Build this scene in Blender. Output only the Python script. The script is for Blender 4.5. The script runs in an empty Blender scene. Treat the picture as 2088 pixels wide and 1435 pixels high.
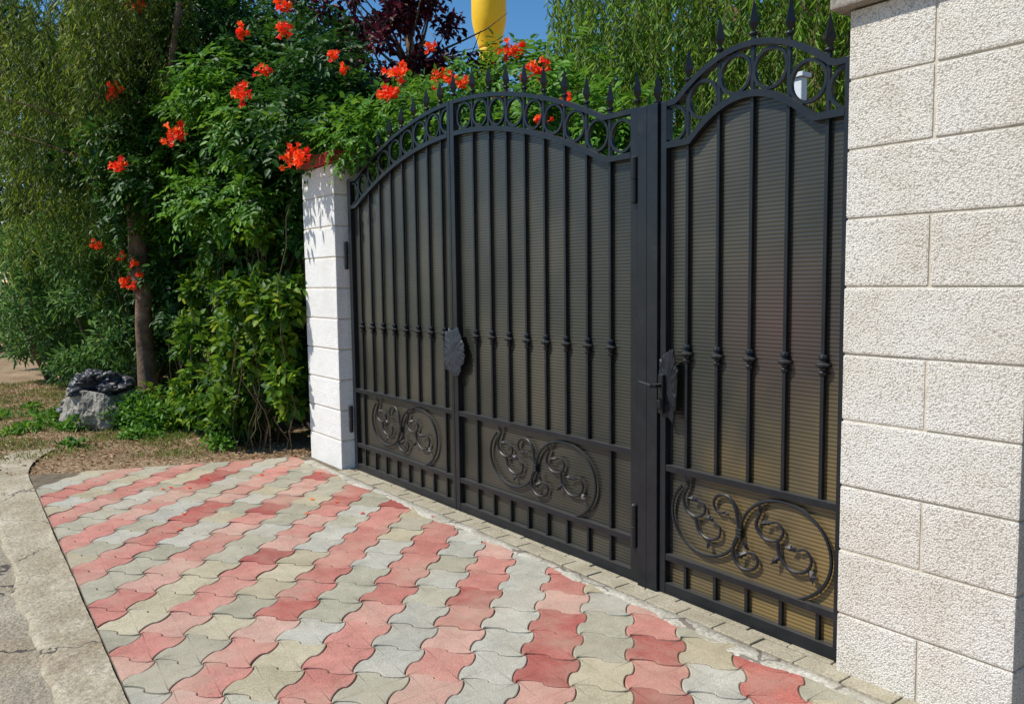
import bpy, bmesh, math, random
import numpy as np
from mathutils import Vector, Matrix
from mathutils import noise as mn
random.seed(7); rng=np.random.default_rng(7)
S=bpy.context.scene
COL=S.collection
rad=math.radians
# ------------------------------------------------------------ materials
def newmat(name):
    m=bpy.data.materials.new(name); m.use_nodes=True
    nt=m.node_tree; nt.nodes.clear()
    out=nt.nodes.new('ShaderNodeOutputMaterial'); b=nt.nodes.new('ShaderNodeBsdfPrincipled')
    nt.links.new(b.outputs[0],out.inputs[0]); return m,nt,b,out
def ramp(nt,fac,stops):
    r=nt.nodes.new('ShaderNodeValToRGB'); e=r.color_ramp.elements
    e[0].position,e[0].color=stops[0][0],(*stops[0][1],1); e[1].position,e[1].color=stops[-1][0],(*stops[-1][1],1)
    for p,c in stops[1:-1]:
        q=e.new(p); q.color=(*c,1)
    nt.links.new(fac,r.inputs[0]); return r.outputs[0]
def noise(nt,scale,detail=4,rough=.6,vec=None):
    n=nt.nodes.new('ShaderNodeTexNoise'); n.inputs['Scale'].default_value=scale; n.inputs['Detail'].default_value=detail; n.inputs['Roughness'].default_value=rough
    if vec is not None: nt.links.new(vec,n.inputs['Vector'])
    return n.outputs['Fac']
def pos(nt):
    g=nt.nodes.new('ShaderNodeNewGeometry'); return g.outputs['Position']
def bump(nt,b,h,strength,dist,prev=None):
    n=nt.nodes.new('ShaderNodeBump'); n.inputs['Strength'].default_value=strength; n.inputs['Distance'].default_value=dist
    nt.links.new(h,n.inputs['Height'])
    if prev is not None: nt.links.new(prev,n.inputs['Normal'])
    nt.links.new(n.outputs[0],b.inputs['Normal']); return n.outputs[0]
def mix(nt,fac,a,bb,mode='MIX'):
    m=nt.nodes.new('ShaderNodeMix'); m.data_type='RGBA'; m.blend_type=mode
    if isinstance(fac,float): m.inputs[0].default_value=fac
    else: nt.links.new(fac,m.inputs[0])
    for s,v in ((6,a),(7,bb)):
        if isinstance(v,tuple): m.inputs[s].default_value=(*v,1)
        else: nt.links.new(v,m.inputs[s])
    return m.outputs[2]
def math_(nt,op,a,b=None):
    m=nt.nodes.new('ShaderNodeMath'); m.operation=op
    for i,v in enumerate((a,b)):
        if v is None: continue
        if isinstance(v,(int,float)): m.inputs[i].default_value=v
        else: nt.links.new(v,m.inputs[i])
    return m.outputs[0]
def cracks(nt,P,c,scale,warp,width,dark,breakup):
    v=nt.nodes.new('ShaderNodeTexVoronoi'); v.feature='DISTANCE_TO_EDGE'; v.inputs['Scale'].default_value=scale
    n=nt.nodes.new('ShaderNodeTexNoise'); n.inputs['Scale'].default_value=4; n.inputs['Detail'].default_value=7
    nt.links.new(P,n.inputs['Vector'])
    va=nt.nodes.new('ShaderNodeVectorMath'); va.operation='MULTIPLY_ADD'; va.inputs[1].default_value=(warp,)*3
    nt.links.new(n.outputs['Color'],va.inputs[0]); nt.links.new(P,va.inputs[2]); nt.links.new(va.outputs[0],v.inputs['Vector'])
    k=math_(nt,'LESS_THAN',v.outputs['Distance'],width)
    k=math_(nt,'MULTIPLY',k,math_(nt,'GREATER_THAN',noise(nt,1.1,3,.6,P),breakup))
    return mix(nt,k,c,(dark,dark*.85,dark*.7))
def surf(name,stops,scale,rough=.9,bs=.5,bd=.01,bscale=None,detail=6,spec=.3,fine=None,crack=None,dirt=None):
    m,nt,b,o=newmat(name); P=pos(nt)
    c=ramp(nt,noise(nt,scale,detail,.65,P),stops)
    if dirt: c=mix(nt,ramp(nt,noise(nt,dirt[0],8,.75,P),[(dirt[1],(0,0,0)),(dirt[1]+.12,(.8,.8,.8))]),c,dirt[2])
    if fine: c=mix(nt,.85,c,ramp(nt,noise(nt,fine,3,.7,P),[(.3,(.5,.5,.5)),(.7,(1.3,1.3,1.3))]),'MULTIPLY')
    if crack: c=cracks(nt,P,c,*crack)
    nt.links.new(c,b.inputs['Base Color']); b.inputs['Roughness'].default_value=rough; b.inputs['Specular IOR Level'].default_value=spec
    bump(nt,b,noise(nt,bscale or scale*4,5,.65,P),bs,bd); return m
def leafmat(name,cols,trans=.35,rough=.5,nscale=1.2,spec=.25):
    m,nt,b,o=newmat(name)
    g=nt.nodes.new('ShaderNodeNewGeometry')
    n=noise(nt,nscale,3,.6,g.outputs['Position'])
    f=math_(nt,'ADD',math_(nt,'MULTIPLY',g.outputs['Random Per Island'],.6),math_(nt,'MULTIPLY',math_(nt,'SUBTRACT',n,.3),1.0))
    c=ramp(nt,f,[(i/(len(cols)-1),k) for i,k in enumerate(cols)])
    nt.links.new(c,b.inputs['Base Color']); b.inputs['Roughness'].default_value=rough; b.inputs['Specular IOR Level'].default_value=spec
    t=nt.nodes.new('ShaderNodeBsdfTranslucent'); hs=nt.nodes.new('ShaderNodeHueSaturation'); hs.inputs['Value'].default_value=1.6; hs.inputs['Hue'].default_value=.48
    nt.links.new(c,hs.inputs['Color']); nt.links.new(hs.outputs[0],t.inputs['Color'])
    ms=nt.nodes.new('ShaderNodeMixShader'); ms.inputs[0].default_value=trans
    nt.links.new(b.outputs[0],ms.inputs[1]); nt.links.new(t.outputs[0],ms.inputs[2]); nt.links.new(ms.outputs[0],o.inputs[0])
    return m
M={}
M['vine']=leafmat('vine_leaf',[(.006,.030,.006),(.014,.062,.009),(.034,.12,.014),(.10,.24,.025)],.27)
M['vinebright']=leafmat('bright_vine_leaf',[(.020,.080,.009),(.05,.165,.014),(.10,.26,.020),(.20,.37,.042)],.3)
M['creeper']=leafmat('creeper_leaf',[(.010,.045,.005),(.035,.11,.009),(.12,.24,.015),(.40,.48,.05)],.34,nscale=2.2)
M['willow']=leafmat('willow_leaf',[(.03,.09,.010),(.08,.19,.015),(.17,.32,.03),(.33,.47,.06)],.42)
M['curly']=leafmat('curly_willow_leaf',[(.014,.045,.005),(.042,.10,.009),(.13,.215,.018),(.38,.42,.06)],.38)
M['shrub']=leafmat('shrub_leaf',[(.02,.075,.02),(.05,.14,.03),(.11,.25,.05),(.26,.42,.11)],.3)
M['dark']=leafmat('background_leaf',[(.005,.020,.005),(.010,.038,.006),(.025,.08,.011)],.25)
M['plum']=leafmat('plum_leaf',[(.02,.004,.007),(.05,.008,.013),(.10,.012,.018),(.17,.03,.025)],.25)
M['flower']=leafmat('trumpet_flower',[(.66,.040,.006),(.84,.09,.010),(.94,.17,.018),(.98,.34,.05)],.3,.5,6)
M['grass']=leafmat('grass_blade',[(.07,.13,.02),(.15,.23,.04),(.38,.36,.14)],.3)
M['litter']=leafmat('dry_leaf',[(.12,.06,.025),(.32,.19,.085),(.58,.44,.26)],.1)
M['bark']=surf('bark',[(.3,(.08,.05,.032)),(.7,(.27,.18,.12))],9,.95,.9,.02,30)
M['twig']=surf('twig',[(.3,(.06,.042,.028)),(.7,(.16,.12,.07))],20,.95)
def soil():
    m,nt,b,o=newmat('soil'); P=pos(nt)
    base=ramp(nt,noise(nt,1.3,8,.7,P),[(.3,(.18,.11,.06)),(.5,(.35,.235,.135)),(.7,(.50,.37,.235))])
    g=ramp(nt,noise(nt,.9,8,.72,P),[(.54,(0,0,0)),(.64,(.55,.55,.55))])
    c=mix(nt,g,base,(.15,.17,.055))
    c=mix(nt,.9,c,ramp(nt,noise(nt,60,4,.8,P),[(.3,(.45,.45,.45)),(.7,(1.35,1.35,1.35))]),'MULTIPLY')
    nt.links.new(c,b.inputs['Base Color']); b.inputs['Roughness'].default_value=1
    bump(nt,b,noise(nt,25,8,.75,P),.9,.03); return m
M['soil']=soil()
M['kerb']=surf('kerb_concrete',[(.3,(.31,.255,.165)),(.5,(.44,.38,.27)),(.7,(.58,.515,.40))],3.2,.95,.8,.016,35,detail=10,fine=60,crack=(1.0,.6,.006,.10,.48),dirt=(1.4,.56,(.28,.20,.12)))
M['road']=surf('road_concrete',[(.3,(.27,.23,.165)),(.5,(.38,.33,.245)),(.7,(.52,.46,.35))],2.4,.95,.9,.02,45,detail=10,fine=75,crack=(1.0,.7,.012,.09,.48),dirt=(1.1,.50,(.40,.31,.20)))
def tilemat(name,c1,c2):
    m,nt,b,o=newmat(name); g=nt.nodes.new('ShaderNodeNewGeometry'); P=g.outputs['Position']
    c=ramp(nt,g.outputs['Random Per Island'],[(0,c1),(1,c2)])
    c=mix(nt,.75,c,ramp(nt,noise(nt,6,7,.72,P),[(.3,(.68,.66,.63)),(.7,(1.2,1.2,1.2))]),'MULTIPLY')
    c=mix(nt,.75,c,ramp(nt,noise(nt,200,2,.7,P),[(.3,(.55,.55,.55)),(.7,(1.35,1.35,1.35))]),'MULTIPLY')
    dust=ramp(nt,noise(nt,1.6,8,.7,P),[(.45,(0,0,0)),(.72,(.6,.6,.6))])
    c=mix(nt,dust,c,(.48,.41,.30))
    nt.links.new(c,b.inputs['Base Color']); b.inputs['Roughness'].default_value=.85; b.inputs['Specular IOR Level'].default_value=.25
    bump(nt,b,noise(nt,150,5,.7,P),.45,.004); return m
M['red1']=tilemat('red_paver',(.46,.175,.14),(.56,.255,.205))
M['red2']=tilemat('deep_red_paver',(.36,.10,.082),(.47,.145,.115))
M['red3']=tilemat('pale_red_paver',(.52,.28,.22),(.57,.34,.275))
M['grey1']=tilemat('grey_paver',(.345,.325,.24),(.43,.405,.31))
M['grey2']=tilemat('pale_paver',(.40,.39,.33),(.48,.465,.395))
M['grey3']=tilemat('yellow_grey_paver',(.41,.36,.24),(.50,.445,.31))
M['sand']=surf('joint_sand',[(.3,(.09,.07,.05)),(.7,(.22,.175,.12))],12,1,.5,.01,80)
M['mortar']=surf('pale_mortar',[(.3,(.36,.33,.26)),(.5,(.47,.44,.36)),(.7,(.60,.57,.49))],5,.95,.6,.008,60,fine=60,crack=(3,.3,.02,.2,.45))
M['edge']=surf('edge_paver',[(.3,(.33,.29,.20)),(.7,(.48,.43,.32))],7,.9,.4,.006,90,fine=120)
def blockmat(name,c1,c2,c3,bsc=75,strength=1.0,dist=.012,pit=.55):
    m,nt,b,o=newmat(name); P=pos(nt)
    c=ramp(nt,noise(nt,2.5,7,.65,P),[(.3,c1),(.5,c2),(.7,c3)])
    v=nt.nodes.new('ShaderNodeTexVoronoi'); v.inputs['Scale'].default_value=bsc*1.5; nt.links.new(P,v.inputs['Vector'])
    h=math_(nt,'ADD',noise(nt,bsc,6,.82,P),math_(nt,'MULTIPLY',v.outputs['Distance'],-.55))
    c=mix(nt,.8,c,ramp(nt,h,[(.0,(pit,pit*.93,pit*.84)),(.26,(1.08,1.08,1.08))]),'MULTIPLY')
    nt.links.new(c,b.inputs['Base Color']); b.inputs['Roughness'].default_value=.92; b.inputs['Specular IOR Level'].default_value=.2
    p=bump(nt,b,h,strength,dist); bump(nt,b,noise(nt,9,3,.5,P),.3,.02,p); return m
M['block']=blockmat('rough_stone_block',(.76,.70,.60),(.88,.835,.745),(.93,.90,.84),105,.9,.011,.55)
M['whiteblock']=blockmat('white_painted_block',(.82,.81,.78),(.88,.88,.86),(.91,.91,.90),110,.8,.008,.72)
M['blockmortar']=surf('block_mortar',[(.3,(.45,.39,.30)),(.7,(.66,.60,.50))],20,1,.5,.005,90)
M['redpaint']=surf('red_painted_cap',[(.3,(.28,.03,.02)),(.7,(.45,.06,.04))],8,.6)
M['capmat']=surf('cap_stone',[(.3,(.20,.18,.15)),(.7,(.36,.33,.28))],8,.9,fine=60)
def iron(name,rmin,k=1.0,spec=.4):
    m,nt,b,o=newmat(name); P=pos(nt)
    c=ramp(nt,noise(nt,9,6,.7,P),[(.35,(.006*k,.008*k,.011*k)),(.62,(.011*k,.013*k,.017*k)),(.8,(.04*k,.038*k,.034*k))])
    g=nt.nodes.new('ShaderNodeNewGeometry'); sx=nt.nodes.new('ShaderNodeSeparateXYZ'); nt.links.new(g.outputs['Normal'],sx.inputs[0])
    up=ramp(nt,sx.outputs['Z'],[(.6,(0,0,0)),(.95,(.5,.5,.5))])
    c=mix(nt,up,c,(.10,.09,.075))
    nt.links.new(c,b.inputs['Base Color']); b.inputs['Specular IOR Level'].default_value=spec
    r=math_(nt,'ADD',math_(nt,'MULTIPLY',noise(nt,14,4,.6,P),.4),rmin); nt.links.new(r,b.inputs['Roughness'])
    bump(nt,b,noise(nt,55,4,.6,P),.25,.003); return m
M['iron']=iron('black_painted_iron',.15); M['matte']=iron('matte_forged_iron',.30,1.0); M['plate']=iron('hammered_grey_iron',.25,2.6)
def panel():
    m,nt,b,o=newmat('ribbed_brown_plastic'); P=pos(nt)
    sx=nt.nodes.new('ShaderNodeSeparateXYZ'); nt.links.new(P,sx.inputs[0])
    n=nt.nodes.new('ShaderNodeTexNoise'); n.inputs['Scale'].default_value=1.5; n.inputs['Detail'].default_value=2
    nt.links.new(P,n.inputs['Vector'])
    w=math_(nt,'SINE',math_(nt,'MULTIPLY',math_(nt,'ADD',sx.outputs['Z'],math_(nt,'MULTIPLY',n.outputs['Fac'],.006)),2*math.pi/.0165))
    c=ramp(nt,noise(nt,1.5,3,.5,P),[(.35,(.024,.026,.020)),(.52,(.043,.042,.032)),(.70,(.072,.065,.046))])
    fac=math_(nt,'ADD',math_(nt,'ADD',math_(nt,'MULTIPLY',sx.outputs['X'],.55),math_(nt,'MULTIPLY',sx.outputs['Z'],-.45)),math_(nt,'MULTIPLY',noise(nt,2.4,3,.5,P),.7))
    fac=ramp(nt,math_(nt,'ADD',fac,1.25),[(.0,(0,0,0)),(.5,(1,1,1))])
    c=mix(nt,fac,c,(.22,.15,.055))  # glow of light from behind, painted into the colour, growing right and down
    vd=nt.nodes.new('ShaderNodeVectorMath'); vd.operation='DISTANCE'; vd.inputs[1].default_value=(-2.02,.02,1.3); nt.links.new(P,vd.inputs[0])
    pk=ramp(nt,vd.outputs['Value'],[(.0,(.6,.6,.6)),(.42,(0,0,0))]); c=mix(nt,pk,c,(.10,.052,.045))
    wl=ramp(nt,math_(nt,'ADD',math_(nt,'MULTIPLY',w,.5),.5),[(.02,(.40,.40,.40)),(.4,(1,1,1))])
    c=mix(nt,1.0,c,wl,'MULTIPLY')
    nt.links.new(c,b.inputs['Base Color']); b.inputs['Roughness'].default_value=.30; b.inputs['Specular IOR Level'].default_value=.55
    bump(nt,b,w,.3,.0012); return m
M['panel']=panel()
M['yellow']=surf('yellow_paint',[(.3,(.80,.46,.008)),(.7,(.90,.57,.015))],1.0,.5)
M['plaster']=surf('white_plaster',[(.3,(.60,.62,.64)),(.7,(.75,.77,.8))],2,.9)
M['roofmat']=surf('roof_sheet',[(.3,(.16,.10,.07)),(.7,(.24,.15,.11))],3,.8)
M['glass']=surf('window_glass',[(.3,(.02,.03,.04)),(.7,(.04,.05,.06))],2,.08,.0)
M['concrete']=surf('planter_concrete',[(.3,(.17,.15,.12)),(.5,(.34,.31,.26)),(.7,(.50,.47,.41))],7,.95,1.0,.03,18,fine=45,crack=(5,.3,.02,.08,.5))
M['bag']=surf('black_plastic',[(.3,(.025,.027,.031)),(.7,(.075,.078,.088))],6,.36,.8,.02,14,spec=.5)
M['fence']=surf('dark_fence_boards',[(.3,(.04,.034,.028)),(.7,(.09,.078,.065))],5,.9)
# ------------------------------------------------------------ object helpers
def empty(name,loc,label,cat,group=None):
    o=bpy.data.objects.new(name,None); o.location=loc; o.empty_display_size=.2; COL.objects.link(o)
    o['label']=label; o['category']=cat
    if group:o['group']=group
    return o
def part(name,me,parent):
    o=bpy.data.objects.new(name,me); COL.objects.link(o)
    o.parent=parent; o.matrix_parent_inverse=Matrix.Translation(parent.location).inverted()
    return o
def bm2me(bm,name,mats,smooth=False):
    me=bpy.data.meshes.new(name); bm.normal_update(); bm.to_mesh(me); bm.free()
    for m in (mats if isinstance(mats,(list,tuple)) else [mats]): me.materials.append(m)
    if smooth: me.polygons.foreach_set('use_smooth',[True]*len(me.polygons))
    return me
def box(bm,x0,x1,y0,y1,z0,z1,bev=0,mi=0):
    vs=[bm.verts.new((x,y,z)) for x in (x0,x1) for y in (y0,y1) for z in (z0,z1)]
    fs=[bm.faces.new([vs[i] for i in q]) for q in ((0,1,3,2),(4,6,7,5),(0,4,5,1),(2,3,7,6),(0,2,6,4),(1,5,7,3))]
    for f in fs:f.material_index=mi
    if bev:
        es=list({e for f in fs for e in f.edges}); bmesh.ops.bevel(bm,geom=es,offset=bev,segments=2,affect='EDGES',profile=.6)
def tube(bm,pts,rads,seg=8,cap=True,jit=0):
    pts=[Vector(p) for p in pts]
    if not hasattr(rads,'__len__'): rads=[rads]*len(pts)
    rings=[]; up=None
    for i,p in enumerate(pts):
        t=(pts[min(i+1,len(pts)-1)]-pts[max(i-1,0)]).normalized()
        if up is None: up=t.orthogonal().normalized()
        up=(up-t*up.dot(t)); up=up.normalized() if up.length>1e-6 else t.orthogonal().normalized()
        s=t.cross(up)
        rings.append([bm.verts.new(p+(up*math.cos(a)+s*math.sin(a))*rads[i]*(1+jit*random.uniform(-1,1))) for a in [2*math.pi*k/seg for k in range(seg)]])
    for a,b in zip(rings,rings[1:]):
        for k in range(seg): bm.faces.new((a[k],a[(k+1)%seg],b[(k+1)%seg],b[k]))
    if cap: bm.faces.new(rings[0][::-1]); bm.faces.new(rings[-1])
def lathe(bm,x,y,prof,seg=10,rot=0):
    rings=[[bm.verts.new((x+r*math.cos(rot+2*math.pi*k/seg),y+r*math.sin(rot+2*math.pi*k/seg),z)) for k in range(seg)] for r,z in prof]
    for a,b in zip(rings,rings[1:]):
        for k in range(seg): bm.faces.new((a[k],a[(k+1)%seg],b[(k+1)%seg],b[k]))
    bm.faces.new(rings[0][::-1]); bm.faces.new(rings[-1])
def sweep(bm,path,w,y0,y1,closed=False):
    n=len(path); R=[]
    for i,(x,z) in enumerate(path):
        a=path[(i-1)%n] if closed or i>0 else path[i]; c=path[(i+1)%n] if closed or i<n-1 else path[i]
        t=Vector((c[0]-a[0],c[1]-a[1])).normalized(); nx,nz=-t.y,t.x
        R.append([bm.verts.new((x+nx*s*w/2,y,z+nz*s*w/2)) for s,y in ((1,y0),(1,y1),(-1,y1),(-1,y0))])
    for i in range(n if closed else n-1):
        a,b=R[i],R[(i+1)%n]
        for k in range(4): bm.faces.new((a[k],b[k],b[(k+1)%4],a[(k+1)%4]))
    if not closed: bm.faces.new(R[0]); bm.faces.new(R[-1][::-1])
# ------------------------------------------------------------ leaves (numpy)
def nrm(a): return a/np.maximum(np.linalg.norm(a,axis=1,keepdims=True),1e-9)
def leafmesh(name,P,D,N,L,W,mat):
    keep=~((P[:,0]>-5.9)&(P[:,1]<.12)&(P[:,2]>.06)&(P[:,2]<2.35)); P,D,N,L,W=P[keep],D[keep],N[keep],L[keep],W[keep]
    n=len(P); D=nrm(D); Sd=nrm(np.cross(D,N)); N=np.cross(Sd,D); L=L[:,None]; W=W[:,None]
    V=np.empty((n,6,3))
    V[:,0]=P; V[:,3]=P+D*L-N*L*.12
    V[:,1]=P+D*L*.28+Sd*W*.5+N*W*.12; V[:,2]=P+D*L*.65+Sd*W*.38+N*W*.10
    V[:,4]=P+D*L*.65-Sd*W*.38+N*W*.10; V[:,5]=P+D*L*.28-Sd*W*.5+N*W*.12
    me=bpy.data.meshes.new(name); me.vertices.add(n*6); me.vertices.foreach_set('co',V.reshape(-1).astype(np.float32))
    b=np.arange(n)[:,None]*6
    idx=np.concatenate([b+np.array([[0,5,4,3]]),b+np.array([[0,3,2,1]])],axis=1).reshape(-1)
    me.loops.add(n*8); me.loops.foreach_set('vertex_index',idx.astype(np.int32))
    me.polygons.add(n*2); me.polygons.foreach_set('loop_start',(np.arange(n*2)*4).astype(np.int32))
    try: me.polygons.foreach_set('loop_total',np.full(n*2,4,np.int32))
    except Exception: pass
    me.update(calc_edges=True); me.validate(); me.materials.append(mat); return me
def rdir(n): return nrm(rng.normal(size=(n,3)))
def blobpts(blobs,n,shell=.55):
    B=np.array(blobs); vol=(B[:,3]*B[:,4]*B[:,5])**(2/3); pick=rng.choice(len(B),n,p=vol/vol.sum())
    d=rdir(n); r=shell+(1.08-shell)*rng.random(n)**.7
    P=B[pick,:3]+d*B[pick,3:6]*r[:,None]
    return P,d
def pinnate(P,O,Ls,ll,lw,pairs=4):
    n=len(P); D=nrm(O*.8+rng.normal(size=(n,3))*.45+np.array([0,0,-.15])); N=nrm(np.array([0,-.25,1.0])+rng.normal(size=(n,3))*.3+O*.4)
    Sd=nrm(np.cross(D,N)); out=[[],[],[],[],[]]
    Ln=Ls*(.7+.6*rng.random(n))
    for i in range(pairs+1):
        f=(i+1)/(pairs+1); base=P+D*(Ln*f)[:,None]+np.array([0,0,-1])*(Ln*.35*f*f)[:,None]
        for s in ((1,-1) if i<pairs else (0,)):
            d=D*(.45 if s else 1)+Sd*s*.9+np.array([0,0,-.25])+rng.normal(size=(n,3))*.12
            out[0].append(base); out[1].append(d); out[2].append(N+rng.normal(size=(n,3))*.2)
            k=(Ln/Ls); out[3].append(ll*k*(.8+.4*rng.random(n))); out[4].append(lw*k*(.8+.4*rng.random(n)))
    return [np.concatenate(o) for o in out]
def simple(P,O,l,w,droop=.3,jit=.7):
    n=len(P); D=O+rng.normal(size=(n,3))*jit+np.array([0,0,-droop]); N=np.array([0,-.3,1.0])+rng.normal(size=(n,3))*.5+O*.5
    return P,D,nrm(N),l*(.6+.8*rng.random(n)),w*(.6+.8*rng.random(n))
def strands(tops,lens,step,l,w,sway=.05,curl=0.):
    Ps=[];Ds=[];lines=[]
    for t,Lh in zip(tops,lens):
        m=int(Lh/step); s=np.arange(m)*step; ph=rng.random()*6; ax=rng.normal(size=2)*sway; out=rng.normal(size=2)*.12
        x=t[0]+ax[0]*np.sin(s*2.3+ph)*1+out[0]*np.sqrt(s)+curl*np.sin(s*14+ph); y=t[1]+ax[1]*np.cos(s*2+ph)+out[1]*np.sqrt(s)+curl*np.cos(s*14+ph); z=t[2]-s
        p=np.stack([x,y,z],1); Ps.append(p); lines.append(p)
        a=rng.random(m)*2*np.pi; Ds.append(np.stack([np.cos(a)*.75,np.sin(a)*.75,-np.full(m,1.0)+rng.normal(size=m)*.25],1))
    P=np.concatenate(Ps);D=np.concatenate(Ds);n=len(P)
    return P,D,rdir(n),l*(.6+.8*rng.random(n)),w*(.7+.6*rng.random(n)),lines
def linemesh(name,lines,r,mat,skip=4):
    bm=bmesh.new()
    for p in lines:
        q=p[::skip]
        if len(q)>=2: tube(bm,[tuple(a) for a in q],r,3,False)
    return bm2me(bm,name,mat)
def rblobs(n,x,y,z,r,flat=.8):
    out=[]
    for _ in range(n):
        k=random.uniform(*r); out.append((random.uniform(*x),random.uniform(*y),random.uniform(*z),k,k*random.uniform(.7,1),k*flat))
    return out
# ------------------------------------------------------------ camera
th,p,ro=.6344,.0861,-.0127
F=Vector((-math.cos(th)*math.cos(p),math.sin(th)*math.cos(p),-math.sin(p))); R=Vector((math.sin(th),math.cos(th),0)); U=R.cross(F)
c,s=math.cos(ro),math.sin(ro); Rc=R*c+U*s; Uc=U*c-R*s
cam=bpy.data.cameras.new('camera'); co=bpy.data.objects.new('camera',cam); COL.objects.link(co)
m=Matrix((Rc,Uc,-F)).transposed().to_4x4(); m.translation=Vector((0,-2.825,1.5)); co.matrix_world=m
cam.sensor_width=36; cam.lens=1665/2088*36; cam.clip_end=2000; cam.clip_start=.05; S.camera=co
# ------------------------------------------------------------ light
SD=Vector((-.50,-.866,0)).normalized(); el=rad(51)
sdir=Vector((SD.x*math.cos(el),SD.y*math.cos(el),math.sin(el)))
w=bpy.data.worlds.new('World'); S.world=w; w.use_nodes=True; nt=w.node_tree; nt.nodes.clear()
sk=nt.nodes.new('ShaderNodeTexSky'); sk.sky_type='NISHITA'; sk.sun_disc=False; sk.sun_elevation=el; sk.sun_rotation=math.atan2(SD.x,SD.y)
sk.dust_density=.2; sk.air_density=1.1; sk.ozone_density=3; sk.altitude=200
hs=nt.nodes.new('ShaderNodeHueSaturation'); hs.inputs['Saturation'].default_value=1.3
bg=nt.nodes.new('ShaderNodeBackground'); bg.inputs[1].default_value=.125; ow=nt.nodes.new('ShaderNodeOutputWorld')
nt.links.new(sk.outputs[0],hs.inputs['Color']); nt.links.new(hs.outputs[0],bg.inputs[0]); nt.links.new(bg.outputs[0],ow.inputs[0])
sl=bpy.data.lights.new('sun','SUN'); sl.energy=5.0; sl.angle=rad(.53); sl.color=(1,.955,.87)
so=bpy.data.objects.new('sun',sl); COL.objects.link(so); so.rotation_euler=(-sdir).to_track_quat('-Z','Y').to_euler()
S.view_settings.view_transform='Standard'; S.view_settings.look='None'; S.view_settings.exposure=0
# ------------------------------------------------------------ ground structures
def struct(name,me):
    o=bpy.data.objects.new(name,me); COL.objects.link(o); o['kind']='structure'; return o
def sheet(name,poly,z,mat):
    bm=bmesh.new(); bm.faces.new([bm.verts.new((x,y,z)) for x,y in poly]); return struct(name,bm2me(bm,name,mat))
sheet('ground',[(-400,-400),(400,-400),(400,400),(-400,400)],-.012,M['soil'])
fe=lambda x:-2.14-.031*(x+7.43)     # front edge of the paving
LE=[(-7.45,fe(-7.45)),(-6.93,-.79),(-6.66,-.06)]
sheet('pavement_bed',[LE[0],(2,fe(2)),(2,.4),(-6.66,.4),(-6.66,-.06)],.0075,M['sand'])
sheet('road',[(-9.5,-2.40),(-9.5,-9),(6,-9),(6,-2.40)],-.004,M['road'])
def wob(x,y,k=1): return mn.noise(Vector((x*1.7,y*3,.3)))*.05*k+mn.noise(Vector((x*6,y*9,2.3)))*.022*k+mn.noise(Vector((x*19,y*9,4.3)))*.009*k
bm=bmesh.new(); NX=420; NY=12; grid=[]
for i in range(NX+1):
    x=-8.6+9.9*i/NX; row=[]; bend=max(0,-7.4-x)**2*.22
    for j in range(NY+1):
        f=j/NY; y0=-2.485; y1=fe(x)-.003+.4*abs(wob(x,9,.3))*-1; y=y0+f*(y1-y0) if y1>y0 else y0
        if j==0: y+=wob(x,0,.9)
        y+=bend
        z=.0078+.008*mn.noise(Vector((x*2,y*2,5)))+.005*mn.noise(Vector((x*9,y*9,1)))-(.014 if j==0 else 0)
        row.append(bm.verts.new((x,y,z)))
    grid.append(row)
for i in range(NX):
    for j in range(NY): bm.faces.new((grid[i][j],grid[i+1][j],grid[i+1][j+1],grid[i][j+1]))
struct('kerb',bm2me(bm,'kerb',M['kerb'],True))
# pavers: clover shaped blocks
pitch=.2086; plen=.226; dx=Vector((1,-1)).normalized(); dc=Vector((1,1)).normalized()
AMP=.0185
def gcurve(t):
    u=(t%.5)/.5; a=math.sqrt(max(0,1-(2*u-1)**2)); return (AMP if t<.5 else -AMP)*a**.85
TS=[0,.012,.04,.085,.14,.20,.25,.30,.36,.415,.46,.488]; TS=TS+[.5+t for t in TS]
outl=[]
for t in TS: outl.append(((t-.5)*plen,-pitch/2+gcurve(t)))
for t in TS: outl.append((plen/2-gcurve(t),(t-.5)*pitch))
for t in TS: outl.append(((.5-t)*plen,pitch/2-gcurve(t)))
for t in TS: outl.append((-plen/2+gcurve(t),(.5-t)*pitch))
def inset(pts,d):
    out=[];n=len(pts)
    for i in range(n):
        a=Vector(pts[i-1]);b=Vector(pts[(i+1)%n]);t=(b-a).normalized(); out.append((pts[i][0]-t.y*d,pts[i][1]+t.x*d))
    return out
O1=inset(outl,.0022); O2=inset(outl,.0030); O3=inset(outl,.0055)
bm=bmesh.new()
c0=-3.89/math.sqrt(2)
for k in range(-17,22):
    for j in range(-34,24):
        cc=c0+k*pitch; ww=-1.232+j*plen
        ctr=dc*cc+dx*ww
        if ctr.y>.1 or ctr.y<-2.7 or ctr.x<-7.9 or ctr.x>.8: continue
        u=random.random()
        mi=(0 if u<.55 else 1 if u<.80 else 2) if k%2==0 else (3 if u<.5 else 4 if u<.8 else 5)
        hz=random.uniform(-.0009,.0009); rr=random.uniform(-.012,.012); tx=random.uniform(-.004,.004); ty=random.uniform(-.004,.004)
        rings=[]
        for ol,z in ((O1,.005),(O2,.0115),(O3,.0132)):
            ring=[]
            for a,b in ol:
                a2,b2=a*math.cos(rr)-b*math.sin(rr),a*math.sin(rr)+b*math.cos(rr)
                v=ctr+dx*a2+dc*b2; ring.append(bm.verts.new((v.x,v.y,z+hz+(tx*a*2+ty*b*2)*3)))
            rings.append(ring)
        n=len(outl)
        for A,B in zip(rings,rings[1:]):
            for i in range(n): bm.faces.new((A[i],A[(i+1)%n],B[(i+1)%n],B[i])).material_index=mi
        mid=bm.verts.new((ctr.x,ctr.y,.0132+hz))
        for i in range(n): bm.faces.new((rings[-1][i],rings[-1][(i+1)%n],mid)).material_index=mi
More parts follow.
